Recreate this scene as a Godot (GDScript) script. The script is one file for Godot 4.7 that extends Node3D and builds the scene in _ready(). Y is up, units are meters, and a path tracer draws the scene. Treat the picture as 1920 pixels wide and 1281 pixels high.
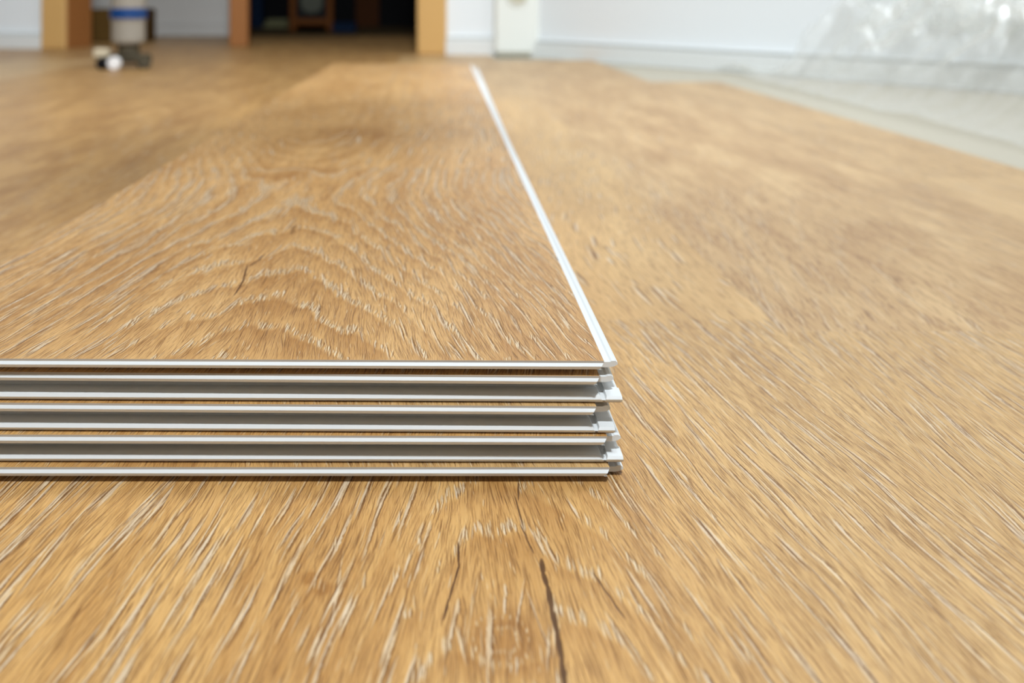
extends Node3D
# A stack of vinyl floor planks on a half-laid floor. World: y up, camera looks along -z, the floor planks run along z.

const FPX := 1750.0                      # focal length in pixels of the 1920 x 1281 frame
const EYE := 0.144                       # height of the lens above the laid floor
const T := 0.0045                        # thickness of a plank
const PW := 0.228                        # width of a plank
const PL := 1.271                        # length of a plank

var M := {}
var tex := {}
var used := {}


func _ready() -> void:
	# ---- camera: level, with a shifted lens (the horizon lies at the top of the frame)
	var cam := Camera3D.new()
	cam.name = "camera"
	var att := CameraAttributesPhysical.new()
	att.frustum_focal_length = FPX / 1920.0 * 36.0
	att.frustum_focus_distance = 0.287
	att.exposure_aperture = 10.3
	att.frustum_near = 0.02
	att.frustum_far = 50.0
	cam.attributes = att
	add_child(cam)
	var near := 0.02
	cam.set_frustum(1281.0 / FPX * near, Vector2(152.0 / FPX * near, -642.5 / FPX * near), near, 50.0)
	cam.position = Vector3(0, EYE, 0)
	cam.current = true
	# ---- environment
	var we := WorldEnvironment.new()
	we.name = "environment"
	var e := Environment.new()
	e.background_mode = Environment.BG_COLOR
	e.background_color = Color(0.5, 0.5, 0.5)
	e.tonemap_mode = Environment.TONE_MAPPER_LINEAR
	e.tonemap_exposure = 1.22
	e.sdfgi_enabled = true
	e.ssao_enabled = true
	e.ssil_enabled = true
	we.environment = e
	add_child(we)
	# ---- lights: a ceiling lamp nearly above the stack; the other lamps are added fill
	make_materials()
	ceiling_lamp(Vector3(0.12, 2.5, 0.8), 0.11, 5.8, "small round ceiling lamp above the stack of planks")
	ceiling_lamp(Vector3(0.8, 2.5, -1.0), 0.2, 1.2, "large round added fill lamp on the ceiling nearer the right-hand wall")
	ceiling_lamp(Vector3(-1.3, 2.5, -0.8), 0.2, 0.7, "large round added fill lamp on the ceiling over the left half of the room")
	fill_light(Vector3(0.6, 0.0, 0.1), 1.3, Vector3(0.35, 0.35, -2.2), 2.9, 52.0)
	# ---- structure, then things
	build_textures()
	build_floor()
	build_room()
	build_stack()
	build_background()
	build_plastic()


# ------------------------------------------------------------------ helpers

func numbered(called: String) -> String:
	used[called] = used.get(called, -1) + 1
	return called if used[called] == 0 else "%s_%03d" % [called, used[called]]


func tag(o: Node, label: String, category: String, group := "") -> Node:
	o.set_meta("label", label)
	o.set_meta("category", category)
	if group:
		o.set_meta("group", group)
	return o


func thing(called: String, label: String, category: String, at := Vector3.ZERO, turn := 0.0, group := "") -> Node3D:
	var o := Node3D.new()
	o.name = numbered(called)
	add_child(o, true)
	o.position = at
	o.rotation.y = turn
	tag(o, label, category, group)
	return o


func part(called: String, mesh: Mesh, mat: Material, parent: Node, label := "") -> MeshInstance3D:
	var o := MeshInstance3D.new()
	o.name = called
	o.mesh = mesh
	if mat:
		o.material_override = mat
	o.cast_shadow = GeometryInstance3D.SHADOW_CASTING_SETTING_ON
	parent.add_child(o, true)
	if label:
		o.set_meta("label", label)
	return o


func struct(called: String, mesh: Mesh, mat: Material, label: String, category: String, xf := Transform3D()) -> MeshInstance3D:
	var o := part(called, mesh, mat, self)
	o.transform = xf
	o.set_meta("kind", "structure")
	tag(o, label, category)
	return o


func std(c: Color, rough := 0.6, spec := 0.5, metal := 0.0) -> StandardMaterial3D:
	var m := StandardMaterial3D.new()
	m.albedo_color = c
	m.roughness = rough
	m.metallic = metal
	m.metallic_specular = spec
	return m


func rgb8(r: float, g: float, b: float) -> Color:
	return Color(r / 255.0, g / 255.0, b / 255.0)


func st_new() -> SurfaceTool:
	var st := SurfaceTool.new()
	st.begin(Mesh.PRIMITIVE_TRIANGLES)
	return st


func tri(st: SurfaceTool, a: Vector3, b: Vector3, c: Vector3, n: Vector3) -> void:
	# wound so that the front looks along n (front faces run clockwise)
	if (b - a).cross(c - a).dot(n) > 0.0:
		var k := b
		b = c
		c = k
	for p in [a, b, c]:
		st.set_normal(n)
		st.add_vertex(p)


func quad(st: SurfaceTool, a: Vector3, b: Vector3, c: Vector3, d: Vector3, out: Vector3) -> void:
	var n := (b - a).cross(c - a)
	if n.length() < 1e-14:
		n = (c - a).cross(d - a)
	n = n.normalized()
	if n.dot(out) < 0.0:
		n = -n
	tri(st, a, b, c, n)
	tri(st, a, c, d, n)


func add_box(st: SurfaceTool, lo: Vector3, hi: Vector3, bevel := 0.0) -> void:
	# a box with chamfered vertical and horizontal edges
	var b := minf(bevel, minf(hi.x - lo.x, minf(hi.y - lo.y, hi.z - lo.z)) * 0.45)
	var c := (lo + hi) * 0.5
	var h := (hi - lo) * 0.5
	for ax in 3:
		for s in [-1.0, 1.0]:
			var u := (ax + 1) % 3
			var v := (ax + 2) % 3
			var q := []
			for k in [[-1, -1], [1, -1], [1, 1], [-1, 1]]:
				var p := Vector3.ZERO
				p[ax] = h[ax] * s
				p[u] = (h[u] - b) * k[0]
				p[v] = (h[v] - b) * k[1]
				q.append(c + p)
			var o := Vector3.ZERO
			o[ax] = s
			quad(st, q[0], q[1], q[2], q[3], o)
			if b > 0.0:
				for r in [-1.0, 1.0]:  # the chamfer between face (ax, s) and face (u, r)
					var e := []
					for k in [-1.0, 1.0]:
						var p1 := Vector3.ZERO
						var p2 := Vector3.ZERO
						p1[ax] = h[ax] * s
						p1[u] = (h[u] - b) * r
						p1[v] = (h[v] - b) * k
						p2[ax] = (h[ax] - b) * s
						p2[u] = h[u] * r
						p2[v] = (h[v] - b) * k
						e.append([c + p1, c + p2])
					var o2 := Vector3.ZERO
					o2[ax] = s
					o2[u] = r
					quad(st, e[0][0], e[0][1], e[1][1], e[1][0], o2)
	if b > 0.0:
		for sx in [-1.0, 1.0]:
			for sy in [-1.0, 1.0]:
				for sz in [-1.0, 1.0]:
					var o3 := Vector3(sx, sy, sz)
					tri(st, c + Vector3(h.x * sx, (h.y - b) * sy, (h.z - b) * sz), c + Vector3((h.x - b) * sx, h.y * sy, (h.z - b) * sz), c + Vector3((h.x - b) * sx, (h.y - b) * sy, h.z * sz), o3.normalized())


func box_mesh(lo: Vector3, hi: Vector3, bevel := 0.0) -> ArrayMesh:
	var st := st_new()
	add_box(st, lo, hi, bevel)
	return st.commit()


func add_prism(st: SurfaceTool, poly: Array, axis: String, a: float, b: float, end_b = null) -> void:
	# extrudes a polygon: axis "z": poly is (x, y); axis "x": poly is (z, y). end_b(v) may move the far end of each corner.
	var put := func(p: Vector2, t: float) -> Vector3:
		return Vector3(p.x, p.y, t) if axis == "z" else Vector3(t, p.y, p.x)
	var flat := PackedVector2Array(poly)
	var n := poly.size()
	var area := 0.0
	for i in n:
		area += flat[i].cross(flat[(i + 1) % n])
	for i in n:
		var p := flat[i]
		var q := flat[(i + 1) % n]
		var o2 := Vector2((q - p).y, -(q - p).x) * signf(area)
		var o := Vector3(o2.x, o2.y, 0) if axis == "z" else Vector3(0, o2.y, o2.x)
		var pb: float = end_b.call(p) if end_b != null else b
		var qb: float = end_b.call(q) if end_b != null else b
		quad(st, put.call(p, a), put.call(q, a), put.call(q, qb), put.call(p, pb), o)
	var idx := Geometry2D.triangulate_polygon(flat)
	var ax := Vector3(0, 0, 1) if axis == "z" else Vector3(1, 0, 0)
	for k in range(0, idx.size(), 3):
		var f := []
		var g := []
		for j in 3:
			var p := flat[idx[k + j]]
			f.append(put.call(p, a))
			g.append(put.call(p, end_b.call(p) if end_b != null else b))
		tri(st, f[0], f[1], f[2], -ax * signf(b - a))
		var gn: Vector3 = (g[1] - g[0]).cross(g[2] - g[0]).normalized()
		if gn.dot(ax * signf(b - a)) < 0:
			gn = -gn
		tri(st, g[0], g[1], g[2], gn)


func add_lathe(st: SurfaceTool, prof: Array, seg := 32, at := Vector3.ZERO, basis := Basis()) -> void:
	# profile of (radius, height) turned round y
	for i in prof.size() - 1:
		var p: Vector2 = prof[i]
		var q: Vector2 = prof[i + 1]
		var o2 := Vector2((q - p).y, -(q - p).x).normalized()
		for k in seg:
			var a0 := TAU * k / seg
			var a1 := TAU * (k + 1) / seg
			var v := []
			for w in [[p, a0], [q, a0], [q, a1], [p, a1]]:
				v.append(at + basis * Vector3(w[0].x * cos(w[1]), w[0].y, w[0].x * sin(w[1])))
			var n0 := basis * Vector3(o2.x * cos(a0), o2.y, o2.x * sin(a0))
			var n1 := basis * Vector3(o2.x * cos(a1), o2.y, o2.x * sin(a1))
			for f in [[0, 1, 2], [0, 2, 3]]:
				var c := []
				for j in f:
					c.append([v[j], n1 if j >= 2 else n0])
				if (c[1][0] - c[0][0]).cross(c[2][0] - c[0][0]).dot(n0 + n1) > 0.0:
					c.reverse()
				for j in c:
					st.set_normal(j[1])
					st.add_vertex(j[0])


func lathe(prof: Array, seg := 32) -> ArrayMesh:
	var st := st_new()
	add_lathe(st, prof, seg)
	return st.commit()


# ------------------------------------------------------------------ materials and lamps

func make_materials() -> void:
	M.core = std(rgb8(224, 227, 228), 0.45, 0.4)
	M.wear = std(rgb8(176, 168, 158), 0.4, 0.5)
	M.wall = std(rgb8(234, 238, 240), 0.9, 0.3)
	M.base = std(rgb8(226, 228, 226), 0.5, 0.5)
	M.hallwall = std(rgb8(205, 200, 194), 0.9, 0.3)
	M.underlay = std(rgb8(190, 183, 167), 0.9, 0.2)
	M.ceiling = std(rgb8(160, 160, 160), 0.95, 0.2)  # ceiling darkened so that less light bounces down
	M.dimwall = std(rgb8(120, 120, 120), 0.95, 0.2)  # unseen walls darkened to cut the bounced light
	M.beech = std(rgb8(212, 168, 104), 0.45, 0.5)
	M.lining = std(rgb8(160, 104, 56), 0.5, 0.4)  # brown deepened: the shade of the reveal is in the colour
	M.dark = std(rgb8(24, 23, 24), 0.9, 0.2)  # walls of the unlit room, its darkness put into the colour
	M.shadefloor = std(rgb8(84, 66, 40), 0.6, 0.4)  # floor tone that carries the shade of the unlit room
	M.socket = std(rgb8(226, 227, 220), 0.4, 0.5)
	M.socketwell = std(rgb8(190, 182, 160), 0.5, 0.4)
	M.grey = std(rgb8(146, 138, 126), 0.35, 0.5)
	M.blue = std(rgb8(2, 56, 112), 0.4, 0.5)
	M.darkbrown = std(rgb8(92, 66, 26), 0.8, 0.3)
	M.charcoal = std(rgb8(70, 62, 46), 0.6, 0.4)
	M.pale = std(rgb8(196, 180, 152), 0.6, 0.4)
	M.white = std(rgb8(228, 224, 222), 0.5, 0.5)
	M.orange = std(rgb8(104, 56, 8), 0.6, 0.3)
	M.grille = std(rgb8(92, 92, 80), 0.7, 0.3)
	M.black = std(rgb8(18, 18, 20), 0.7, 0.3)
	M.navy = std(rgb8(12, 30, 54), 0.8, 0.3)
	M.khaki = std(rgb8(120, 116, 84), 0.8, 0.3)
	M.rust = std(rgb8(70, 36, 10), 0.8, 0.3)
	M.film = std(Color(0.95, 0.95, 0.93, 0.12), 0.22, 0.42)
	M.film.transparency = BaseMaterial3D.TRANSPARENCY_ALPHA
	M.film.cull_mode = BaseMaterial3D.CULL_DISABLED


func ceiling_lamp(at: Vector3, radius: float, energy: float, label: String) -> void:
	var t := thing("ceiling_lamp", label, "ceiling lamp", at)
	part("housing", lathe([Vector2(0, 0), Vector2(radius + 0.02, 0), Vector2(radius + 0.02, -0.02), Vector2(radius + 0.012, -0.03), Vector2(radius, -0.03), Vector2(radius, -0.02), Vector2(0, -0.02)]), M.white, t)
	var glow := StandardMaterial3D.new()
	glow.albedo_color = Color.WHITE
	glow.emission_enabled = true
	glow.emission = Color(0.95, 0.98, 1.0)
	glow.emission_energy_multiplier = 3.0
	part("diffuser", lathe([Vector2(0, -0.021), Vector2(radius - 0.002, -0.021), Vector2(radius - 0.002, -0.027), Vector2(0, -0.031)]), glow, t)
	var l := AreaLight3D.new()
	l.name = "lamp_light"
	l.area_size = Vector2(radius * 1.77, radius * 1.77)
	l.light_energy = energy
	l.light_color = Color(0.95, 0.98, 1.0)
	l.shadow_enabled = true
	l.area_range = 12.0
	l.rotation.x = -PI / 2
	l.position.y = -0.035
	t.add_child(l, true)


func fill_light(at: Vector3, height: float, target: Vector3, energy: float, angle: float) -> void:
	# an added fill lamp on a tripod, out of frame, brightening the far walls
	var t := thing("fill_light", "added fill lamp on a black tripod turned towards the far walls", "fill light", at)
	var head := Node3D.new()
	head.name = "head"
	t.add_child(head, true)
	head.position.y = height
	head.look_at_from_position(head.position, target - at, Vector3.UP)
	part("housing", box_mesh(Vector3(-0.11, -0.08, -0.01), Vector3(0.11, 0.08, 0.05), 0.008), M.black, head)
	var glow := StandardMaterial3D.new()
	glow.emission_enabled = true
	glow.emission = Color(0.95, 0.98, 1.0)
	glow.emission_energy_multiplier = 3.0
	part("lamp_glass", box_mesh(Vector3(-0.095, -0.065, -0.014), Vector3(0.095, 0.065, -0.01)), glow, head)
	var l := SpotLight3D.new()
	l.name = "lamp_light"
	l.light_energy = energy
	l.light_color = Color(0.93, 0.97, 1.0)
	l.light_size = 0.07
	l.spot_angle = angle
	l.spot_attenuation = 2.0
	l.spot_angle_attenuation = 1.0
	l.spot_range = 12.0
	l.shadow_enabled = true
	l.position.z = -0.03
	head.add_child(l, true)
	part("pole", lathe([Vector2(0, 0.12), Vector2(0.012, 0.12), Vector2(0.012, height - 0.05), Vector2(0.02, height - 0.05), Vector2(0.02, height - 0.02), Vector2(0, height - 0.02)], 16), M.black, t)
	for k in 3:
		var a := TAU * k / 3.0 + 0.4
		var leg := st_new()
		add_lathe(leg, [Vector2(0, 0), Vector2(0.009, 0), Vector2(0.009, 0.52), Vector2(0, 0.52)], 12, Vector3(0.36 * cos(a), 0.0, 0.36 * sin(a)), Basis(Quaternion(Vector3.UP, Vector3(-0.34 * cos(a), 0.42, -0.34 * sin(a)).normalized())))
		part("leg", leg.commit(), M.black, t)


# ------------------------------------------------------------------ wood: colour and relief computed once per kind

class Wood:
	var w := 2048            # texels across the plank
	var h := 2048            # texels along it
	var width := 228.0       # mm
	var near_rows := 1440.0  # rows given to the first near_len mm, the rest share what is left of the plank
	var near_len := 320.0
	var length := 1271.0
	var rng := RandomNumberGenerator.new()
	var n1 := FastNoiseLite.new()
	var n2 := FastNoiseLite.new()
	var n3 := FastNoiseLite.new()
	var buf := PackedByteArray()
	var hgt := PackedByteArray()
	var light := Color8(222, 182, 126)
	var dark := Color8(176, 130, 78)
	var ring := 3.0
	var kind := "cathedral"
	var xc := 118.0
	var lean := 0.0
	var depth := 160.0
	var slope := 0.1
	var saddle := 241.0
	var soft := 60.0
	var phase := 0.0
	var warp := 1.3
	var knots := []          # [x, z, rx, rz, strength]
	var marks := []          # [points, width mm, colour, alpha]
	var bold := 0.0          # pale pores per mm2 of each size
	var fine := 0.0
	var pores := 0.0
	var ring_depth := 0.5
	var waver := 0.09
	var sheen_side := 0.0      # how far the wood pales towards its right-hand edge, sheen put into the colour
	var arcs := 0.0
	var arc_band := 0.085
	var bold_wide := 1.0
	var tone_amp := 0.25
	var color_image: Image
	var height_image: Image

	func row_of(z: float) -> float:
		return z / near_len * near_rows if z < near_len else near_rows + (z - near_len) / (length - near_len) * (h - near_rows)

	func z_of(row: float) -> float:
		return row / near_rows * near_len if row < near_rows else near_len + (row - near_rows) / (h - near_rows) * (length - near_len)

	func field(x: float, z: float) -> float:
		var r := 0.0
		if kind == "straight":
			r = x * 0.55 + 3.0 * n2.get_noise_2d(x * 0.7, z * 0.08)
		else:
			var dx := x - xc - lean * z
			r = depth * (sqrt(1.0 + dx * dx / (depth * depth)) - 1.0)
			r -= slope * sqrt((z - saddle) * (z - saddle) + soft * soft)
		r += warp * n1.get_noise_2d(x * 1.0, z * 0.28) + 0.35 * warp * n1.get_noise_2d(x * 4.0 + 500.0, z * 1.0)
		for k in knots:
			var a: float = (x - k[0]) / k[2]
			var b: float = (z - k[1]) / k[3]
			var d := a * a + b * b
			if d < 9.0:
				r += k[4] * exp(-d)
		return r / ring + phase

	func stroke(x: float, z: float, len_mm: float, wid: float, c: Color, alpha: float, sl: float, deep: float, ragged: float) -> void:
		var pxmm := w / width
		var r0 := int(row_of(clampf(z - len_mm / 2, 0, length)))
		var r1 := int(row_of(clampf(z + len_mm / 2, 0, length)))
		if r1 <= r0:
			r1 = r0 + 1
		var mmrow := len_mm / (r1 - r0)
		var cx := (x - sl * len_mm / 2) * pxmm
		var cr := c.r8
		var cg := c.g8
		var cb := c.b8
		var drift := 0.0
		var flow := 0.0
		for row in range(maxi(r0, 0), mini(r1, h)):
			var t := float(row - r0 + 0.5) / (r1 - r0)
			var s := sqrt(maxf(0.0, 4.0 * t * (1.0 - t)))
			drift = drift * 0.92 + rng.randf_range(-1, 1) * ragged
			if (row & 7) == 0:
				flow = waver * n2.get_noise_2d(cx / pxmm * 1.3 + 90.0, (z - len_mm / 2 + (row - r0) * mmrow) * 1.1)
			cx += (sl + flow) * mmrow * pxmm
			var hw := maxf(0.5, 0.5 * wid * pxmm * s * (1.0 + 0.35 * drift))
			var xa := cx + drift - hw
			var xb := cx + drift + hw
			var a0 := alpha * s * 256.0
			var base := row * w
			for ix in range(maxi(0, int(floor(xa))), mini(w, int(ceil(xb)))):
				var cov := minf(ix + 1, xb) - maxf(ix, xa)
				var a := int(a0 * cov)
				var o := (base + ix) * 3
				buf[o] += ((cr - buf[o]) * a) >> 8
				buf[o + 1] += ((cg - buf[o + 1]) * a) >> 8
				buf[o + 2] += ((cb - buf[o + 2]) * a) >> 8
				if deep > 0.0:
					var hv := hgt[base + ix]
					hgt[base + ix] = hv + int((60 - hv) * deep * s * cov)

	func run() -> void:
		for n in [n1, n2, n3]:
			n.noise_type = FastNoiseLite.TYPE_SIMPLEX_SMOOTH
			n.fractal_octaves = 2
		n1.seed = rng.seed % 1000
		n2.seed = rng.seed % 1000 + 7
		n3.seed = rng.seed % 1000 + 13
		n1.frequency = 0.02
		n2.frequency = 0.02
		n3.frequency = 0.012
		# broad colour: growth rings and tone, at a quarter of the size
		var q := 4
		var lw := w / q
		var lh := h / q
		var low := PackedByteArray()
		low.resize(lw * lh * 3)
		for j in lh:
			var z := z_of((j + 0.5) * q)
			for i in lw:
				var x := (i + 0.5) / lw * width
				var f0 := field(x, z)
				var p := fposmod(f0, 1.0)
				var gx := absf(field(x + 1.0, z) - f0)
				var gz := absf(field(x, z + 2.5) - f0) / 2.5
				var cross := clampf(gz / (gx + 0.001) * 1.6, 0.0, 1.0)
				var late := p * p * (1.0 if p < 0.9 else (1.0 - p) * 10.0)
				var tone := n3.get_noise_2d(x * 1.6, z * 0.35) + 0.75 * n2.get_noise_2d(x * 5.0, z * 0.5) + 0.3 * n1.get_noise_2d(x * 16.0, z * 1.2)
				var f := clampf(ring_depth * late * (0.45 + 0.75 * cross) + 0.32 + tone_amp * tone, 0.0, 1.0)
				for k in knots:
					var a: float = (x - k[0]) / k[2]
					var b: float = (z - k[1]) / k[3]
					var d := a * a + b * b
					if d < 4.0:
						f = minf(1.25, f + k[5] * exp(-d * 1.2))
				var o := (j * lw + i) * 3
				var sheen := sheen_side * smoothstep(95.0, 200.0, x + 14.0 * tone)
				low[o] = int(clampf(lerpf(lerpf(light.r8, dark.r8, f), lerpf(216, 184, f), sheen), 0, 255))
				low[o + 1] = int(clampf(lerpf(lerpf(light.g8, dark.g8, f), lerpf(178, 144, f), sheen), 0, 255))
				low[o + 2] = int(clampf(lerpf(lerpf(light.b8, dark.b8, f), lerpf(122, 92, f), sheen), 0, 255))
		var im := Image.create_from_data(lw, lh, false, Image.FORMAT_RGB8, low)
		im.resize(w, h, Image.INTERPOLATE_BILINEAR)
		# fine fibres: noise drawn out along the grain, laid over as dark and pale hair lines
		var fh := h / 14
		var fb := PackedByteArray()
		fb.resize(w * fh * 4)
		for j in fh:
			for i in w:
				var v := rng.randf()
				v = v * v
				var o := (j * w + i) * 4
				if v > 0.5:
					fb[o] = 96
					fb[o + 1] = 62
					fb[o + 2] = 30
					fb[o + 3] = int((v - 0.5) * 150)
				else:
					fb[o] = 240
					fb[o + 1] = 214
					fb[o + 2] = 170
					fb[o + 3] = int((0.5 - v) * 70)
		var fi := Image.create_from_data(w, fh, false, Image.FORMAT_RGBA8, fb)
		fi.resize(w, h, Image.INTERPOLATE_BILINEAR)
		im.convert(Image.FORMAT_RGBA8)
		im.blend_rect(fi, Rect2i(0, 0, w, h), Vector2i.ZERO)
		im.convert(Image.FORMAT_RGB8)
		buf = im.get_data()
		var rb := PackedByteArray()
		rb.resize(w * fh)
		for i in rb.size():
			rb[i] = 165 + (rng.randi() & 63)
		var ri := Image.create_from_data(w, fh, false, Image.FORMAT_L8, rb)
		ri.resize(w, h, Image.INTERPOLATE_BILINEAR)
		hgt = ri.get_data()
		# pores; the dark line beside a pale one is print with its shade
		var area := width * near_len
		var total := int(area * (bold + fine + pores))
		var far_share := 0.55
		for n in int(total * (1.0 + far_share)):
			var is_far := n >= total
			var x := rng.randf() * width
			var z := rng.randf() * near_len if not is_far else near_len + rng.randf() * (length - near_len)
			var f0 := field(x, z)
			var p := fposmod(f0, 1.0)
			var fx := (field(x + 0.8, z) - f0) / 0.8
			var fz := (field(x, z + 2.0) - f0) / 2.0
			var sl := clampf(-fz / (fx if absf(fx) > 0.02 else 0.02), -0.35, 0.35)
			var across := clampf(absf(fz) / (absf(fx) + 0.001) * 1.6, 0.0, 1.0)   # 1 where the rings run across the grain
			sl *= 1.0 - 0.85 * across
			var u := rng.randf() * (bold + fine + pores)
			var bw := lerpf(0.16, 0.075, across)
			var early := exp(-pow((p - 0.12) / bw, 2.0)) + exp(-pow((p - 1.12) / bw, 2.0))
			var wide := 2.0 if is_far else 1.0
			var crowd := clampf(0.75 + 1.5 * n3.get_noise_2d(x * 5.0 + 300.0, z * 0.7), 0.12, 1.6)
			early *= lerpf(crowd, 1.0, across)
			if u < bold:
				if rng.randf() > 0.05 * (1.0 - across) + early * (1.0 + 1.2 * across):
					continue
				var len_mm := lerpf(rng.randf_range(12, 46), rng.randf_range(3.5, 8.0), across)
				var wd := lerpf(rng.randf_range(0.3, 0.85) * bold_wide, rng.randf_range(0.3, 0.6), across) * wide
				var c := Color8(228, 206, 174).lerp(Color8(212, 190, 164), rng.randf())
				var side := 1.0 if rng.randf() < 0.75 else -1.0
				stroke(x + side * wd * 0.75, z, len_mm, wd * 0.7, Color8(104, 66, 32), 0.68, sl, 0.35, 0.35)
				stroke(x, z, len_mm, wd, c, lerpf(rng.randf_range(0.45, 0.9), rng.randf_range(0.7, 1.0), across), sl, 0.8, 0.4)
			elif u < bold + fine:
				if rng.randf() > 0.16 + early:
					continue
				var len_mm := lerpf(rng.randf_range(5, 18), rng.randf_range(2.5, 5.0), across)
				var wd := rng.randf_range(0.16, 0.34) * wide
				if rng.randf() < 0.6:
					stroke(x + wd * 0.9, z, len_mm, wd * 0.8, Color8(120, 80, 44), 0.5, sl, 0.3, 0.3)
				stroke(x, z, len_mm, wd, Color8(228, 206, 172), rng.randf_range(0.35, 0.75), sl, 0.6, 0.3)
			else:
				var len_mm := rng.randf_range(3.0, 15.0)
				stroke(x, z, len_mm, rng.randf_range(0.11, 0.22) * wide, Color8(104, 66, 32), rng.randf_range(0.2, 0.7), sl, 0.5, 0.25)
		# short pores crowded along the rings where these arch across the grain
		for n in int(area * arcs):
			var x := rng.randf() * width
			var z := rng.randf() * near_len
			var f0 := field(x, z)
			if absf(fposmod(f0 - 0.12 + 0.5, 1.0) - 0.5) > arc_band * (0.6 + 0.8 * rng.randf()):
				continue
			var fx := absf(field(x + 0.8, z) - f0) / 0.8
			var fz := absf(field(x, z + 2.0) - f0) / 2.0
			if fz * 1.6 < fx * 0.55 or rng.randf() > 0.6 + 1.5 * n3.get_noise_2d(x * 4.0, z * 2.0):
				continue
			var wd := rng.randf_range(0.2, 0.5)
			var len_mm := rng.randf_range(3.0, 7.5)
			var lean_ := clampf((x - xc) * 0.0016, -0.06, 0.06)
			stroke(x + wd * 0.8, z, len_mm, wd * 0.7, Color8(104, 66, 32), 0.5, lean_, 0.35, 0.3)  # dark edge line: print with the pore's shade in its colour
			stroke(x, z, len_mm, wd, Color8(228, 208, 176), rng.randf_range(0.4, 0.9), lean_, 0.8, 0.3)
		# cracks and knots of their own shape
		for m in marks:
			var pts: Array = m[0]
			for k in pts.size() - 1:
				var a: Vector2 = pts[k]
				var b: Vector2 = pts[k + 1]
				var len_mm := absf(b.y - a.y)
				var sl := (b.x - a.x) / maxf(b.y - a.y, 0.01) if b.y > a.y else (a.x - b.x) / maxf(a.y - b.y, 0.01)
				for rep in 2:
					stroke((a.x + b.x) / 2, (a.y + b.y) / 2, len_mm * 1.3, m[1], m[2], m[3], sl, 0.6, 0.25)
		color_image = Image.create_from_data(w, h, false, Image.FORMAT_RGB8, buf)
		height_image = Image.create_from_data(w, h, false, Image.FORMAT_L8, hgt)


# a point of the photograph that lies on the laid floor (top = 0) or on the top of the stack, in mm
func on_floor(px: float, py: float, top := 0.0) -> Vector2:
	var z := FPX * (EYE - top) / (py + 2.0) * 1000.0
	return Vector2((px - 808.0) / FPX * z, z)


func wood(name: String, seed_: int, set_: Dictionary) -> Wood:
	var k := Wood.new()
	k.rng.seed = seed_
	for p in set_:
		k.set(p, set_[p])
	tex[name] = k
	return k


const STACK_X := 0.0516       # right-hand edge of the face of the topmost plank
const STACK_Z := 0.2788       # distance of its front edge
const SEAM := 0.152           # a long joint of the floor; the others lie a plank's width apart


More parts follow.
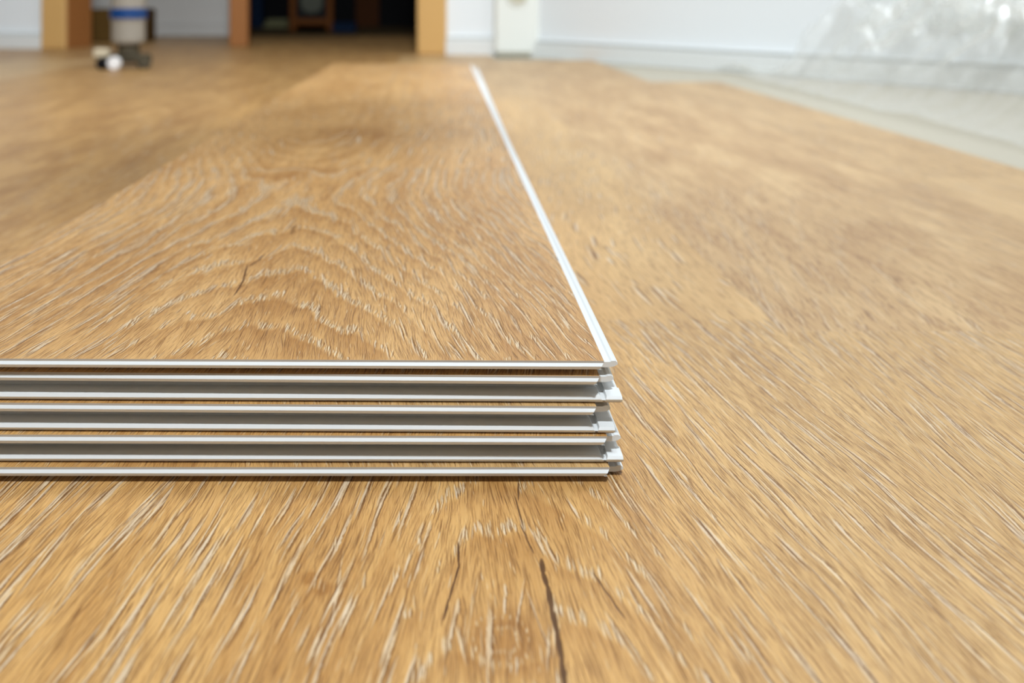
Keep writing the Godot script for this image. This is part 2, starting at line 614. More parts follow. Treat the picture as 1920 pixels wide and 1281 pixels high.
func build_textures() -> void:
	var a := wood("top", 11, {"arcs": 0.62, "warp": 1.7, "tone_amp": 0.32, "bold": 0.1, "fine": 0.11, "pores": 0.24, "xc": 123.0, "lean": -0.085, "phase": 7.62, "ring": 2.95, "ring_depth": 0.55, "light": Color8(220, 175, 116), "dark": Color8(172, 122, 68)})
	var ax := 176.4
	a.knots = [[118.0, 470.0, 26.0, 60.0, 6.0, 0.55], [88.0, 300.0, 14.0, 30.0, 2.0, 0.3]]
	var mk := func(pts: Array, top: float, x0: float, z0: float) -> Array:
		var r := []
		for p in pts:
			var v := on_floor(p[0], p[1], top)
			r.append(Vector2(v.x - x0, v.y - z0))
		return r
	a.marks = [
		[mk.call([[490, 478], [478, 490], [463, 500], [452, 525], [437, 552]], 0.036, -ax, STACK_Z * 1000.0), 0.7, Color8(88, 54, 26), 0.75],
		[mk.call([[548, 424], [540, 440]], 0.036, -ax, STACK_Z * 1000.0), 1.6, Color8(120, 84, 48), 0.5],
	]
	var b := wood("main", 23, {"arcs": 0.5, "arc_band": 0.05, "warp": 2.2, "bold": 0.06, "sheen_side": 0.9, "fine": 0.07, "pores": 0.26, "bold_wide": 1.25, "tone_amp": 0.38, "xc": 98.0, "depth": 60.0, "slope": 0.154, "saddle": 420.0, "soft": 60.0, "ring": 4.0, "ring_depth": 0.45, "phase": 0.55, "light": Color8(222, 175, 109), "dark": Color8(178, 127, 68)})
	var bx := (SEAM - PW) * 1000.0
	var bz := 100.0
	b.knots = [[91.8, 109.0, 9.0, 10.0, 7.0, 0.8], [46.0, 132.0, 1.9, 2.2, 3.0, 1.5], [50.0, 128.0, 1.9, 2.0, 3.0, 1.3]]
	b.marks = [
		[mk.call([[1016, 1050], [1018, 1075], [1026, 1100], [1034, 1140], [1046, 1190], [1054, 1240], [1060, 1290]], 0.0, bx, bz), 1.25, Color8(84, 54, 28), 0.7],
		[mk.call([[858, 1020], [860, 1060], [852, 1090], [842, 1125], [832, 1160]], 0.0, bx, bz), 0.55, Color8(84, 52, 28), 0.8],
		[mk.call([[978, 985], [988, 1008], [1000, 1035]], 0.0, bx, bz), 0.4, Color8(84, 52, 28), 0.7],
		[mk.call([[1114, 1076], [1130, 1100], [1148, 1125], [1170, 1158]], 0.0, bx, bz), 0.5, Color8(96, 62, 36), 0.7],
		[mk.call([[974, 905], [972, 935], [980, 985]], 0.0, bx, bz), 0.5, Color8(92, 62, 36), 0.6],
	]
	for k in 44:
		var turn := TAU * k / 22.0
		var far := 1.0 if k < 22 else 0.55
		var c := Vector2(91.8 + 6.2 * far * cos(turn), 109.0 + 8.5 * far * sin(turn) + 0.8 * sin(turn * 3.0))
		b.marks.append([[c, c + Vector2(0.15 * sin(turn * 2.0), 1.7)], 0.35 + 0.15 * sin(k * 2.3), Color8(222, 200, 166), 0.3 + 0.15 * sin(k * 1.7)])
	wood("fine_grain", 31, {"w": 2048, "h": 1024, "near_rows": 1000.0, "kind": "straight", "bold": 0.05, "fine": 0.16, "pores": 0.22, "ring": 2.2, "ring_depth": 0.25, "tone_amp": 0.2, "light": Color8(214, 175, 118), "dark": Color8(182, 141, 88)})
	wood("left", 43, {"bold_wide": 1.25, "tone_amp": 0.38, "w": 2048, "h": 1024, "near_rows": 900.0, "bold": 0.07, "fine": 0.09, "pores": 0.3, "xc": 260.0, "depth": 120.0, "ring": 5.0, "ring_depth": 0.3, "light": Color8(220, 172, 106), "dark": Color8(178, 126, 66)})
	for i in 4:
		wood("far_%d" % i, 50 + i, {"w": 512, "h": 1024, "near_rows": 400.0, "bold": 0.02, "fine": 0.03, "pores": 0.03, "xc": [60.0, 130.0, 190.0, 100.0][i], "depth": 140.0, "ring": 7.0, "saddle": [300.0, 700.0, 150.0, 900.0][i], "ring_depth": 0.16, "tone_amp": 0.42, "light": Color8(206, 170, 120), "dark": [Color8(168, 130, 84), Color8(164, 122, 74), Color8(174, 136, 88), Color8(158, 116, 70)][i]})
	for i in 2:
		wood("dark_%d" % i, 70 + i, {"w": 512, "h": 1024, "near_rows": 400.0, "bold": 0.02, "fine": 0.03, "pores": 0.03, "xc": [180.0, 70.0][i], "depth": 140.0, "ring": 8.0, "saddle": [300.0, 800.0][i], "ring_depth": 0.2, "tone_amp": 0.4, "light": Color8(192, 149, 92), "dark": Color8(144, 100, 54)})  # shade on the left and towards the doorway, put into the wood tone
	var all := tex.values()
	var job := WorkerThreadPool.add_group_task(func(i): all[i].run(), all.size(), -1, true)
	WorkerThreadPool.wait_for_group_task_completion(job)
	for n in tex:
		var m := StandardMaterial3D.new()
		m.albedo_texture = ImageTexture.create_from_image(tex[n].color_image)
		m.roughness = 0.42
		m.metallic_specular = 0.5
		m.heightmap_enabled = true
		m.heightmap_texture = ImageTexture.create_from_image(tex[n].height_image)
		m.heightmap_scale = 0.022
		M["wood_" + n] = m
		tex[n].buf = PackedByteArray()
		tex[n].hgt = PackedByteArray()


func wood_top(st: SurfaceTool, kind: String, x0: float, x1: float, z0: float, z1: float, y: float, ztex := 0.0, flip := false) -> void:
	# a face of wood from distance z0 to z1 (metres, z runs away from the lens), the grain starting at ztex
	var k: Wood = tex[kind]
	var cuts := [z0]
	var split := z0 + (k.near_len / 1000.0 - ztex)
	if split > z0 + 0.001 and split < z1 - 0.001:
		cuts.append(split)
	cuts.append(z1)
	for i in cuts.size() - 1:
		var v := []
		for c in [[x0, cuts[i]], [x1, cuts[i]], [x1, cuts[i + 1]], [x0, cuts[i + 1]]]:
			var u: float = (c[0] - x0) / PW
			v.append([Vector3(c[0], y, -c[1]), Vector2(1.0 - u if flip else u, k.row_of(minf((c[1] - z0 + ztex) * 1000.0, k.length)) / k.h)])
		for j in [0, 2, 1, 0, 3, 2]:
			st.set_normal(Vector3.UP)
			st.set_tangent(Plane(1, 0, 0, 1))
			st.set_uv(v[j][1])
			st.add_vertex(v[j][0])


# ------------------------------------------------------------------ floor

func floor_plank(parent: Node, kind: String, x0: float, x1: float, z0: float, z1: float, ztex := 0.0, flip := false, y := 0.0) -> void:
	var gap := 0.00002
	var st := st_new()
	wood_top(st, kind, x0 + gap, x1 - gap, z0 + gap, z1 - gap, y, ztex, flip)
	st.set_material(M["wood_" + kind])
	var mesh := st.commit()
	var sd := st_new()
	var a := Vector3(x0 + gap, y, -z0 - gap)
	var b := Vector3(x1 - gap, y, -z1 + gap)
	var lo := y - T
	quad(sd, a, Vector3(b.x, y, a.z), Vector3(b.x, lo, a.z), Vector3(a.x, lo, a.z), Vector3(0, 0, 1))
	quad(sd, b, Vector3(a.x, y, b.z), Vector3(a.x, lo, b.z), Vector3(b.x, lo, b.z), Vector3(0, 0, -1))
	quad(sd, a, Vector3(a.x, lo, a.z), Vector3(a.x, lo, b.z), Vector3(a.x, y, b.z), Vector3(-1, 0, 0))
	quad(sd, Vector3(b.x, y, a.z), Vector3(b.x, lo, a.z), Vector3(b.x, lo, b.z), b, Vector3(1, 0, 0))
	quad(sd, Vector3(a.x, lo, a.z), Vector3(b.x, lo, a.z), Vector3(b.x, lo, b.z), Vector3(a.x, lo, b.z), Vector3(0, -1, 0))
	sd.set_material(M.core)
	sd.commit(mesh)
	part("plank", mesh, null, parent)


func build_floor() -> void:
	var f := struct("floor", box_mesh(Vector3(-2.7, -0.12, -5.2), Vector3(2.3, -T, 1.7)), M.underlay, "pale underlay under the half-laid wood-look floor", "floor")
	var rng := RandomNumberGenerator.new()
	rng.seed = 5
	# rows from left to right; the distance of a cross joint in each, and what lies on either side
	var x := SEAM + PW
	floor_plank(f, "far_2", SEAM + PW, 0.5, 0.404 - PL + 0.35, 0.404 + 0.35, 0.0)
	floor_plank(f, "far_0", SEAM + PW, 0.5, 0.754, 1.62, 0.0)
	floor_plank(f, "fine_grain", SEAM, SEAM + PW, 0.404 - PL, 0.1, 0.0)
	floor_plank(f, "fine_grain", SEAM, SEAM + PW, 0.1, 0.404, 0.0)
	floor_plank(f, "far_3", SEAM, SEAM + PW, 0.404, 0.404 + PL, 0.0, true)
	floor_plank(f, "far_1", SEAM, SEAM + PW, 0.404 + PL, 2.2, 0.2)
	floor_plank(f, "far_0", SEAM - PW, SEAM, 0.1 - PL, 0.1, 0.0)
	floor_plank(f, "main", SEAM - PW, SEAM, 0.1, 0.1 + PL, 0.0)
	floor_plank(f, "far_0", SEAM - PW, SEAM, 0.1 + PL, 2.4, 0.0, true)
	floor_plank(f, "left", SEAM - 2 * PW, SEAM - PW, 0.1 - PL, 0.1, 0.0, true)
	floor_plank(f, "left", SEAM - 2 * PW, SEAM - PW, 0.1, 0.1 + 0.4, 0.0)
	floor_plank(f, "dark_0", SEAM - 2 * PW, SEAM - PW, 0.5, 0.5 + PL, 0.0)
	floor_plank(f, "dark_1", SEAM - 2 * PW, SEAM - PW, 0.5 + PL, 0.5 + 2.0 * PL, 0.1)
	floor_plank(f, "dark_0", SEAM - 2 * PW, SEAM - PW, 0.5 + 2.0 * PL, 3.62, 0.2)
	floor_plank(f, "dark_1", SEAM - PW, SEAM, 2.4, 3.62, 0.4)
	for r in range(3, 11):
		var x1 := SEAM - (r - 1) * PW
		var z := -0.9 + rng.randf() * 0.8
		var n := r
		while z < 3.62:
			var z2 := minf(z + PL, 3.62)
			n += 1
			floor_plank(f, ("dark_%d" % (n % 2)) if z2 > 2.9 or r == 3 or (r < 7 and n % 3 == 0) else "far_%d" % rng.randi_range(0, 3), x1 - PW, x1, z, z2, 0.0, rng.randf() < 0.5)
			z = z2


# ------------------------------------------------------------------ room

const WALL_AT := Vector3(0.0416, 0, -2.428)     # where the right-hand casing meets the back wall
const WALL_TURN := -0.2334                       # the back wall is turned a little towards the lens on the right


func build_room() -> void:
	var xf := Transform3D(Basis(Vector3.UP, WALL_TURN), WALL_AT)
	var st := st_new()
	add_box(st, Vector3(-2.6, -0.1, -0.116), Vector3(-1.15, 2.5, 0))
	add_box(st, Vector3(-0.03, -0.1, -0.116), Vector3(0.32, 2.5, 0))
	add_box(st, Vector3(-1.15, 2.05, -0.116), Vector3(-0.03, 2.5, 0))
	struct("wall_back", st.commit(), M.wall, "white back wall round the timber-framed doorway", "wall", xf)
	# the right-hand wall runs obliquely towards the lens
	var a := Vector3(0.262, 0, -2.362)
	var dir := Vector3(0.416, 0, 0.566).normalized()
	var turn := atan2(-dir.z, dir.x)
	var xr := Transform3D(Basis(Vector3.UP, turn), a)
	struct("wall_right", box_mesh(Vector3(-0.02, -0.1, -0.12), Vector3(3.2, 2.5, 0)), M.wall, "white wall behind the crumpled plastic sheet", "wall", xr)
	struct("wall_left", box_mesh(Vector3(-2.62, -0.1, -5.2), Vector3(-2.5, 2.5, 1.7)), M.dimwall, "left-hand wall of the room, darkened to cut bounced light", "wall")
	struct("wall_front", box_mesh(Vector3(-2.62, -0.1, 1.5), Vector3(2.3, 2.5, 1.62)), M.dimwall, "wall behind the lens, darkened to cut bounced light", "wall")
	struct("wall_side", box_mesh(Vector3(2.1, -0.1, -2.6), Vector3(2.22, 2.5, 1.62)), M.dimwall, "side wall to the right of the room, darkened to cut bounced light", "wall")
	struct("ceiling", box_mesh(Vector3(-2.7, 2.5, -5.2), Vector3(2.3, 2.62, 1.7)), M.ceiling, "ceiling over the room, darkened to cut bounced light", "ceiling")
	# baseboards, each with a rounded top edge
	var prof := [Vector2(0, -0.004), Vector2(0.014, -0.004), Vector2(0.014, 0.0345), Vector2(0.0135, 0.0365), Vector2(0.006, 0.0375), Vector2(0.006, 0.0425), Vector2(0.011, 0.0435), Vector2(0.011, 0.046), Vector2(0, 0.047)]
	var b1 := st_new()
	add_prism(b1, prof, "x", -2.55, -1.196)
	struct("baseboard_left", b1.commit(), M.base, "white baseboard left of the doorway", "baseboard", xf)
	var b2 := st_new()
	add_prism(b2, prof, "x", 0.0, 0.215)
	struct("baseboard_back", b2.commit(), M.base, "short white baseboard right of the doorway", "baseboard", xf)
	var prof2 := []
	for p in prof:
		prof2.append(Vector2(p.x, p.y * 0.9))
	var b3 := st_new()
	add_prism(b3, prof2, "x", 0.0, 3.0)
	struct("baseboard_right", b3.commit(), M.base, "long white baseboard along the oblique wall", "baseboard", xr)
	# door frame: flat casings in front, a lining with the shade of the reveal in its colour
	var d := Node3D.new()
	d.name = "door_1"
	add_child(d)
	d.transform = xf
	d.set_meta("kind", "structure")
	tag(d, "timber door frame with pale casings and brown lining", "door frame")
	part("casing", box_mesh(Vector3(-1.196, 0, 0), Vector3(-1.118, 2.13, 0.014), 0.003), M.beech, d)
	part("casing", box_mesh(Vector3(-0.077, 0, 0), Vector3(0.0, 2.13, 0.014), 0.003), M.beech, d)
	part("casing", box_mesh(Vector3(-1.118, 2.055, 0), Vector3(-0.077, 2.13, 0.014), 0.003), M.beech, d)
	part("lining", box_mesh(Vector3(-1.15, 0, -0.12), Vector3(-1.118, 2.055, 0), 0.002), M.lining, d, "brown lining, reveal shade in its colour")
	part("lining", box_mesh(Vector3(-0.077, 0, -0.12), Vector3(-0.03, 2.055, 0), 0.002), M.lining, d, "brown lining, reveal shade in its colour")
	part("lining", box_mesh(Vector3(-1.118, 2.03, -0.12), Vector3(-0.077, 2.055, 0), 0.002), M.lining, d, "brown lining, reveal shade in its colour")
	# the hall behind, and the dark room to its right, its shade put into the materials
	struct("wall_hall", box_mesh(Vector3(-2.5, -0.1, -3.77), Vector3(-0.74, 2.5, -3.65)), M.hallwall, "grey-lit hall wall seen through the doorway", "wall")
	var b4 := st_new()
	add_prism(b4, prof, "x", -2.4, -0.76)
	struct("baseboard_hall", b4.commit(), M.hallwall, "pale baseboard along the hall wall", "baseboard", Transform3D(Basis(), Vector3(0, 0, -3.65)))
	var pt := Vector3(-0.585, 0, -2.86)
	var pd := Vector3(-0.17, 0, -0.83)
	struct("wall_partition", box_mesh(Vector3(-0.02, -0.1, -pd.length()), Vector3(0.02, 2.5, 0)), M.dark, "partition wall between the hall and the dark room, shade put into its colour", "wall", Transform3D(Basis(Vector3.UP, atan2(-pd.x, -pd.z)), pt))
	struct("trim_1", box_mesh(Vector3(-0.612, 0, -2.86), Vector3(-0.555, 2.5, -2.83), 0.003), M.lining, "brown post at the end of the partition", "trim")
	struct("wall_dark_back", box_mesh(Vector3(-2.5, -0.1, -5.0), Vector3(1.2, 2.5, -4.88)), M.dark, "far wall of the unlit room, shade put into its colour", "wall")
	struct("wall_dark_side", box_mesh(Vector3(0.35, -0.1, -4.9), Vector3(0.47, 2.5, -2.3)), M.dark, "side wall of the unlit room, shade put into its colour", "wall")
	struct("trim_2", box_mesh(Vector3(-1.6, -0.0045, -4.88), Vector3(0.35, 0.0, -3.62)), M.shadefloor, "added dark floor sheet of the unlit room, standing for its shade", "floor")  # dark sheet added where the floor only lies in shade


# ------------------------------------------------------------------ the stack

func mm(p: Array) -> Array:
	var r := []
	for v in p:
		r.append(Vector2(v[0], v[1]) * 0.001)
	return r


func plank_up(called: String, kind: String, label: String, xr: float, zf: float, y: float, turn: float) -> void:
	# origin: right-hand front corner of the face, at the height of the back. x to the left is negative, -z runs away.
	var t := thing(called, label, "floor plank", Vector3(xr, y, -zf), turn, "planks of the stack")
	var top := st_new()
	wood_top(top, kind, -PW, 0.0, 0.0, PL, T)
	top.set_material(M["wood_" + kind])
	var mesh := top.commit()
	var sd := st_new()
	var h := T - 0.0006
	quad(sd, Vector3(-PW, T, 0), Vector3(0, T, 0), Vector3(0, h, 0.00012), Vector3(-PW, h, 0.00012), Vector3(0, 0, 1))
	quad(sd, Vector3(0, T, 0), Vector3(0, T, -PL), Vector3(0, h, -PL), Vector3(0, h, 0.00012), Vector3(1, 0, 0))
	quad(sd, Vector3(-PW, T, 0), Vector3(-PW, T, -PL), Vector3(-PW, h, -PL), Vector3(-PW, h, 0.00012), Vector3(-1, 0, 0))
	quad(sd, Vector3(0, T, -PL), Vector3(-PW, T, -PL), Vector3(-PW, h, -PL), Vector3(0, h, -PL), Vector3(0, 0, -1))
	sd.set_material(M.wear)
	sd.commit(mesh)
	part("wear_layer", mesh, null, t, "wood-look top layer")
	var core := st_new()
	add_prism(core, mm([[-228, 3.9], [-0.15, 3.9], [-1.1, 2.5], [-2.9, 2.3], [-2.9, 0], [-222, 0], [-222, 2.1], [-228, 2.1]]), "z", -PL, -0.005)
	part("core", core.commit(), M.core, t, "white plastic core")
	var lip := st_new()
	var mitre := func(p: Vector2) -> float: return -0.00015 - (0.0039 - p.y) * 0.75
	add_prism(lip, mm([[0.12, 3.9], [0.72, 3.2], [0.8, 3.05], [0.46, 2.15], [0.3, 2.1], [-5.0, 1.95], [-5.0, 3.9]]), "x", -PW, 0.0, mitre)
	add_prism(lip, mm([[0.6, 2.15], [-0.6, 2.12], [-0.3, 1.75]]), "x", -0.0017, -0.0008)
	part("end_lip", lip.commit(), M.core, t)
	var tg := st_new()
	add_prism(tg, mm([[-2.9, 2.3], [2.7, 2.3], [3.3, 2.6], [4.3, 2.65], [5.0, 2.2], [5.1, 1.6], [4.0, 0.95], [2.6, 0.7], [-0.8, 0.7], [-1.4, 1.1], [-2.9, 1.0]]), "z", -PL, -0.0049)
	part("tongue", tg.commit(), M.core, t)


func plank_down(called: String, kind: String, label: String, xr: float, zf: float, y: float, turn: float) -> void:
	# lies on its face: origin at the right-hand front corner of the face
	var t := thing(called, label, "floor plank", Vector3(xr, y, -zf), turn, "planks of the stack")
	var sd := st_new()
	add_prism(sd, mm([[0, 0], [0.12, 0.6], [-1271, 0.6], [-1271, 0]]), "x", -PW, 0.0)
	part("wear_layer", sd.commit(), M.wear, t, "wood-look layer lying face down")
	var core := st_new()
	add_prism(core, mm([[-228, 0.6], [0, 0.6], [0.25, 1.3], [-0.2, 2.2], [-4.3, 2.4], [-4.6, 1.6], [-5.2, 1.2], [-6.0, 1.3], [-6.6, 2.2], [-7.3, 3.0], [-7.3, 4.5], [-224, 4.5], [-224, 2.4], [-228, 2.4]]), "z", -PL, -0.005)
	part("core", core.commit(), M.core, t, "white plastic core")
	var lip := st_new()
	var prof := mm([[0.12, 0.6], [1.12, 0.68], [1.42, 1.4], [1.34, 1.55], [0.8, 2.35], [-5.0, 2.6], [-5.0, 0.6]])
	var slant := func(p: Vector2) -> float: return -0.0066 + (0.0026 - p.y) * 0.5
	add_prism(lip, prof, "x", -PW, -0.006, slant)
	add_prism(lip, mm([[0.12, 0.6], [1.2, 1.15], [1.1, 1.3], [-5.0, 1.3], [-5.0, 0.6]]), "x", -0.0062, -0.0045)
	var back := func(p: Vector2) -> float: return -0.0049 + maxf(0.0, p.y - 0.0012) * 0.5
	add_prism(lip, mm([[0.12, 0.6], [1.12, 0.68], [1.42, 1.4], [1.34, 1.55], [0.8, 2.2], [-5.0, 2.35], [-5.0, 0.6]]), "x", 0.0002, -0.0045, back)
	part("end_lip", lip.commit(), M.core, t)


func build_stack() -> void:
	plank_up("vinyl_plank", "top", "topmost plank of the stack, its wood face with arched grain fully in view", 0.0516, 0.2784, 7 * T, -0.0099)
	plank_up("vinyl_plank", "left", "second plank from the top, face up in the shadow under the topmost one", 0.0503, 0.2784, 6 * T, -0.0174)
	plank_down("vinyl_plank", "left", "third plank from the top, upper face-down one of the stack", 0.0572, 0.2810, 5 * T, -0.0116)
	plank_up("vinyl_plank", "main", "fourth plank from the top, face up and set furthest left at its end", 0.0493, 0.2783, 4 * T, -0.014)
	plank_down("vinyl_plank", "left", "fifth plank from the top, middle face-down one with the narrowest side lip", 0.0549, 0.2805, 3 * T, -0.011)
	plank_up("vinyl_plank", "left", "sixth plank from the top, face up just above the lowest face-down plank", 0.0525, 0.2784, 2 * T, -0.006)
	plank_down("vinyl_plank", "left", "seventh plank from the top, face down directly on the bottom plank", 0.0575, 0.2811, T, -0.003)
	plank_up("vinyl_plank", "main", "bottom plank of the stack, face up and resting on the floor", 0.0532, 0.2779, 0.0, -0.0005)


# ------------------------------------------------------------------ background things

func build_background() -> void:
	# white column with a round socket, beside the right-hand end of the back wall
	var c := thing("socket_column", "white box column with a round socket, standing between doorway and oblique wall", "socket column", Vector3(0.218, 0, -2.345))
	part("body", box_mesh(Vector3(-0.058, 0.006, -0.06), Vector3(0.056, 0.42, 0.0), 0.006), M.socket, c)
	var ring := st_new()
	add_lathe(ring, [Vector2(0.024, 0.0), Vector2(0.026, 0.004), Vector2(0.03, 0.004), Vector2(0.032, 0.0)], 32, Vector3(0, 0.155, 0), Basis(Vector3.RIGHT, PI / 2))
	part("socket_rim", ring.commit(), M.socket, c)
	var well := st_new()
	add_lathe(well, [Vector2(0.0, 0.0008), Vector2(0.0245, 0.0008), Vector2(0.0245, 0.003)], 32, Vector3(0, 0.155, 0), Basis(Vector3.RIGHT, PI / 2))
	part("socket_well", well.commit(), M.socketwell, c, "beige socket recess")
	part("foot", box_mesh(Vector3(-0.05, 0, -0.055), Vector3(0.048, 0.006, -0.008)), M.socketwell, c)
	# grey canister with a blue band on castors
	var g := thing("canister", "grey upright canister with a blue band, on small castors by the doorway", "canister", Vector3(-0.625, 0, -1.93))
	part("body", lathe([Vector2(0, 0.052), Vector2(0.03, 0.052), Vector2(0.034, 0.058), Vector2(0.034, 0.098), Vector2(0.036, 0.1), Vector2(0.036, 0.26), Vector2(0.03, 0.272), Vector2(0, 0.272)]), M.grey, g)
	part("band", lathe([Vector2(0.0362, 0.103), Vector2(0.0375, 0.104), Vector2(0.0375, 0.124), Vector2(0.0362, 0.125)]), M.blue, g, "blue band")
	part("neck", lathe([Vector2(0, 0.03), Vector2(0.022, 0.03), Vector2(0.022, 0.052), Vector2(0, 0.052)]), M.charcoal, g)
	var base := st_new()
	add_box(base, Vector3(-0.045, 0.012, -0.02), Vector3(0.045, 0.03, 0.02), 0.006)
	part("base", base.commit(), M.charcoal, g)
	var cast := func(x: float, z: float, r: float, m: Material, lab: String, turn: float) -> void:
		var s := st_new()
		add_lathe(s, [Vector2(0, -0.009), Vector2(r * 0.85, -0.009), Vector2(r, -0.006), Vector2(r, 0.006), Vector2(r * 0.85, 0.009), Vector2(0, 0.009)], 24, Vector3(x, r, z), Basis(Vector3.UP, turn) * Basis(Vector3.RIGHT, PI / 2))
		part("castor", s.commit(), m, g, lab)
	cast.call(-0.018, 0.034, 0.0135, M.white, "white castor", 0.15)
	cast.call(0.035, 0.012, 0.0145, M.charcoal, "dark castor", 0.5)
	cast.call(-0.046, 0.022, 0.012, M.black, "black castor", -0.4)
	var fork := st_new()
	add_box(fork, Vector3(-0.07, 0.02, -0.005), Vector3(-0.035, 0.042, 0.02), 0.006)
	part("bracket", fork.commit(), M.pale, g, "pale bracket")
	# brown box behind it, in the doorway
	var bx := thing("carton", "dark brown carton standing in the hall behind the canister", "carton", Vector3(-1.03, 0, -3.16))
	part("body", box_mesh(Vector3(-0.1, 0, -0.07), Vector3(0.078, 0.108, 0.07), 0.003), M.darkbrown, bx)
	part("flap", box_mesh(Vector3(-0.1, 0.108, -0.07), Vector3(0.078, 0.111, -0.002)), M.darkbrown, bx)
	part("flap", box_mesh(Vector3(-0.1, 0.108, 0.002), Vector3(0.078, 0.111, 0.07)), M.darkbrown, bx)
	# the unlit room
	var r := thing("site_speaker", "dark device with an orange frame and a round grey grille in the unlit room", "speaker", Vector3(-0.5175, 0, -4.05))
	part("body", box_mesh(Vector3(-0.075, 0.02, -0.12), Vector3(0.075, 0.27, 0.0), 0.01), M.black, r)
	part("grille", _disc(Vector3(0, 0.13, 0.002), 0.05), M.grille, r, "round grey grille")
	for x in [-0.094, 0.066]:
		part("frame_post", box_mesh(Vector3(x, 0.0, -0.02), Vector3(x + 0.028, 0.3, 0.02), 0.006), M.orange, r, "orange frame post")
	for y in [0.03, 0.29]:
		part("frame_rail", box_mesh(Vector3(-0.08, y, -0.015), Vector3(0.08, y + 0.03, 0.018), 0.006), M.orange, r, "orange frame rail")
	var cr := thing("crate", "dark blue crate at the far left of the unlit room", "crate", Vector3(-0.93, 0, -4.72))
	part("body", _open_crate(0.17, 0.17, 0.12), M.navy, cr)
	part("rim", box_mesh(Vector3(-0.088, 0.158, 0.06), Vector3(0.088, 0.17, 0.068), 0.002), M.navy, cr)
	var cl := thing("folded_cloth", "small khaki folded cloth on the dark floor left of the orange-framed device", "cloth", Vector3(-0.775, 0, -4.7))
	part("lower_fold", box_mesh(Vector3(-0.062, 0, -0.05), Vector3(0.062, 0.02, 0.05), 0.006), M.khaki, cl)
	part("upper_fold", box_mesh(Vector3(-0.05, 0.02, -0.045), Vector3(0.06, 0.042, 0.045), 0.008), M.khaki, cl)
	var bt := thing("toolbox", "low blue toolbox to the right of the orange-framed device", "toolbox", Vector3(-0.37, 0, -4.0))
	part("body", box_mesh(Vector3(-0.05, 0, -0.04), Vector3(0.05, 0.032, 0.04), 0.004), M.navy, bt)
	part("lid", box_mesh(Vector3(-0.052, 0.032, -0.042), Vector3(0.052, 0.044, 0.042), 0.005), M.navy, bt)
	var rb := thing("board", "rust brown board leaning upright against the far wall of the unlit room", "board", Vector3(-0.33, 0, -4.86))
	rb.rotation.x = -0.02
	part("panel", box_mesh(Vector3(-0.06, 0, 0.0), Vector3(0.06, 0.9, 0.018), 0.002), M.rust, rb)
	part("batten", box_mesh(Vector3(-0.06, 0.4, 0.018), Vector3(0.06, 0.45, 0.03), 0.002), M.rust, rb)


func _disc(at: Vector3, r: float) -> ArrayMesh:
	var st := st_new()
	add_lathe(st, [Vector2(0, 0.006), Vector2(r * 0.9, 0.006), Vector2(r, 0.0)], 32, at, Basis(Vector3.RIGHT, PI / 2))
	for k in 7:
		add_box(st, at + Vector3(-r * 0.8, (k - 3) * r * 0.25 - 0.002, 0.005), at + Vector3(r * 0.8, (k - 3) * r * 0.25 + 0.002, 0.009))
	return st.commit()


func _open_crate(w: float, h: float, d: float) -> ArrayMesh:
	var st := st_new()
	var t := 0.005
	add_box(st, Vector3(-w / 2, 0, -d / 2), Vector3(w / 2, t, d / 2))
	add_box(st, Vector3(-w / 2, t, d / 2 - t), Vector3(w / 2, h, d / 2))
	add_box(st, Vector3(-w / 2, t, -d / 2), Vector3(w / 2, h, -d / 2 + t))
	add_box(st, Vector3(-w / 2, t, -d / 2 + t), Vector3(-w / 2 + t, h, d / 2 - t))
	add_box(st, Vector3(w / 2 - t, t, -d / 2 + t), Vector3(w / 2, h, d / 2 - t))
	return st.commit()


# ------------------------------------------------------------------ crumpled film

func film(x0: float, x1: float, z0: float, z1: float, nx: int, nz: int, height) -> ArrayMesh:
	var st := st_new()
	var p := []
	for j in nz + 1:
		for i in nx + 1:
			var x := lerpf(x0, x1, float(i) / nx)
			var z := lerpf(z0, z1, float(j) / nz)
			p.append(height.call(x, z))
	for j in nz:
		for i in nx:
			var a: Vector3 = p[j * (nx + 1) + i]
			var b: Vector3 = p[j * (nx + 1) + i + 1]
			var c: Vector3 = p[(j + 1) * (nx + 1) + i + 1]
			var d: Vector3 = p[(j + 1) * (nx + 1) + i]
			for t in [[a, b, c], [a, c, d]]:
				var n: Vector3 = (t[1] - t[0]).cross(t[2] - t[0]).normalized()
				if n.y < 0:
					n = -n
				tri(st, t[0], t[1], t[2], n)
	return st.commit()


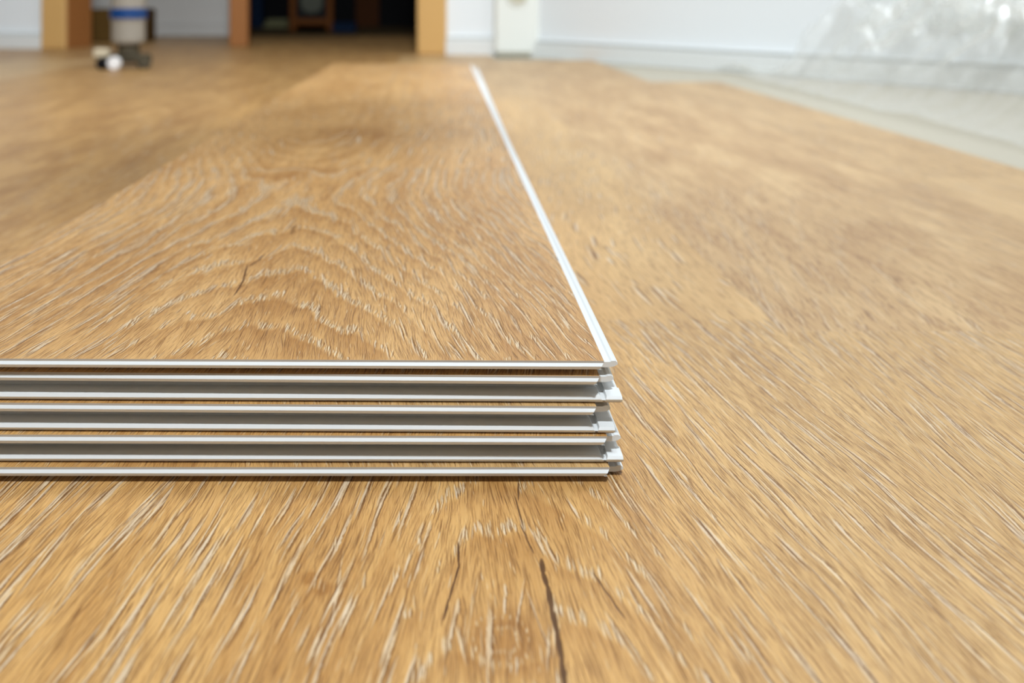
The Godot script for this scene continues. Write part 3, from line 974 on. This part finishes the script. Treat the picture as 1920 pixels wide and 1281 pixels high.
func build_plastic() -> void:
	var n := FastNoiseLite.new()
	n.seed = 4
	n.noise_type = FastNoiseLite.TYPE_CELLULAR
	n.cellular_return_type = FastNoiseLite.RETURN_DISTANCE
	n.frequency = 5.0
	var n2 := FastNoiseLite.new()
	n2.seed = 9
	n2.noise_type = FastNoiseLite.TYPE_SIMPLEX
	n2.fractal_type = FastNoiseLite.FRACTAL_RIDGED
	n2.frequency = 1.9
	var wall_z := func(x: float) -> float: return 2.362 - (x - 0.262) * 1.3606 - 0.03
	# the heap: rises from its front edge at x = 0.57 towards the wall
	var heap := func(x: float, z: float) -> Vector3:
		var edge := 0.575 + 0.03 * n2.get_noise_2d(z * 0.7, 3.0) + (0.09 if z < 1.0 else 0.0) * (1.0 - z)
		var up := smoothstep(edge, edge + 0.2, x) * smoothstep(1.75, 1.64, z + 0.05 * n2.get_noise_2d(x, 8.0))
		var flat := 0.006 + 0.007 * absf(n2.get_noise_2d(x * 2.0, z * 2.0))
		var y := flat + up * (0.2 + 0.09 * n2.get_noise_2d(x * 1.2, z * 1.2) + 0.07 * n.get_noise_2d(x, z)) * (0.95 + 0.12 * n2.get_noise_2d(x * 4.0, z * 4.0))
		var q := Vector3(x + 0.03 * up * n2.get_noise_2d(x * 3.0 + 9.0, z * 3.0), maxf(y, 0.001) - T, -z - 0.03 * up * n.get_noise_2d(x + 4.0, z))
		q.z = maxf(q.z, -wall_z.call(q.x))
		return q
	var o := part(numbered("plastic_sheet"), film(0.57, 1.15, 0.78, 1.76, 84, 120, heap), M.film, self)
	tag(o, "big crumpled heap of clear plastic sheet against the oblique wall", "plastic sheet")
	var strip := func(x: float, z: float) -> Vector3:
		var q := Vector3(x + 0.012 * n2.get_noise_2d(z * 1.5, 1.0), 0.003 - T + 0.012 * maxf(0.0, n2.get_noise_2d(x * 3.0, z * 1.4)) + 0.02 * exp(-pow((x - 0.6) / 0.02, 2.0)) * (0.6 + 0.4 * n2.get_noise_2d(z * 3.0, 5.0)), -z)
		q.z = maxf(q.z, -wall_z.call(q.x))
		return q
	var o2 := part(numbered("plastic_sheet"), film(0.58, 0.7, 1.78, 2.05, 24, 50, strip), M.film, self)
	tag(o2, "flat strip of clear plastic on the underlay beyond the heap", "plastic sheet")
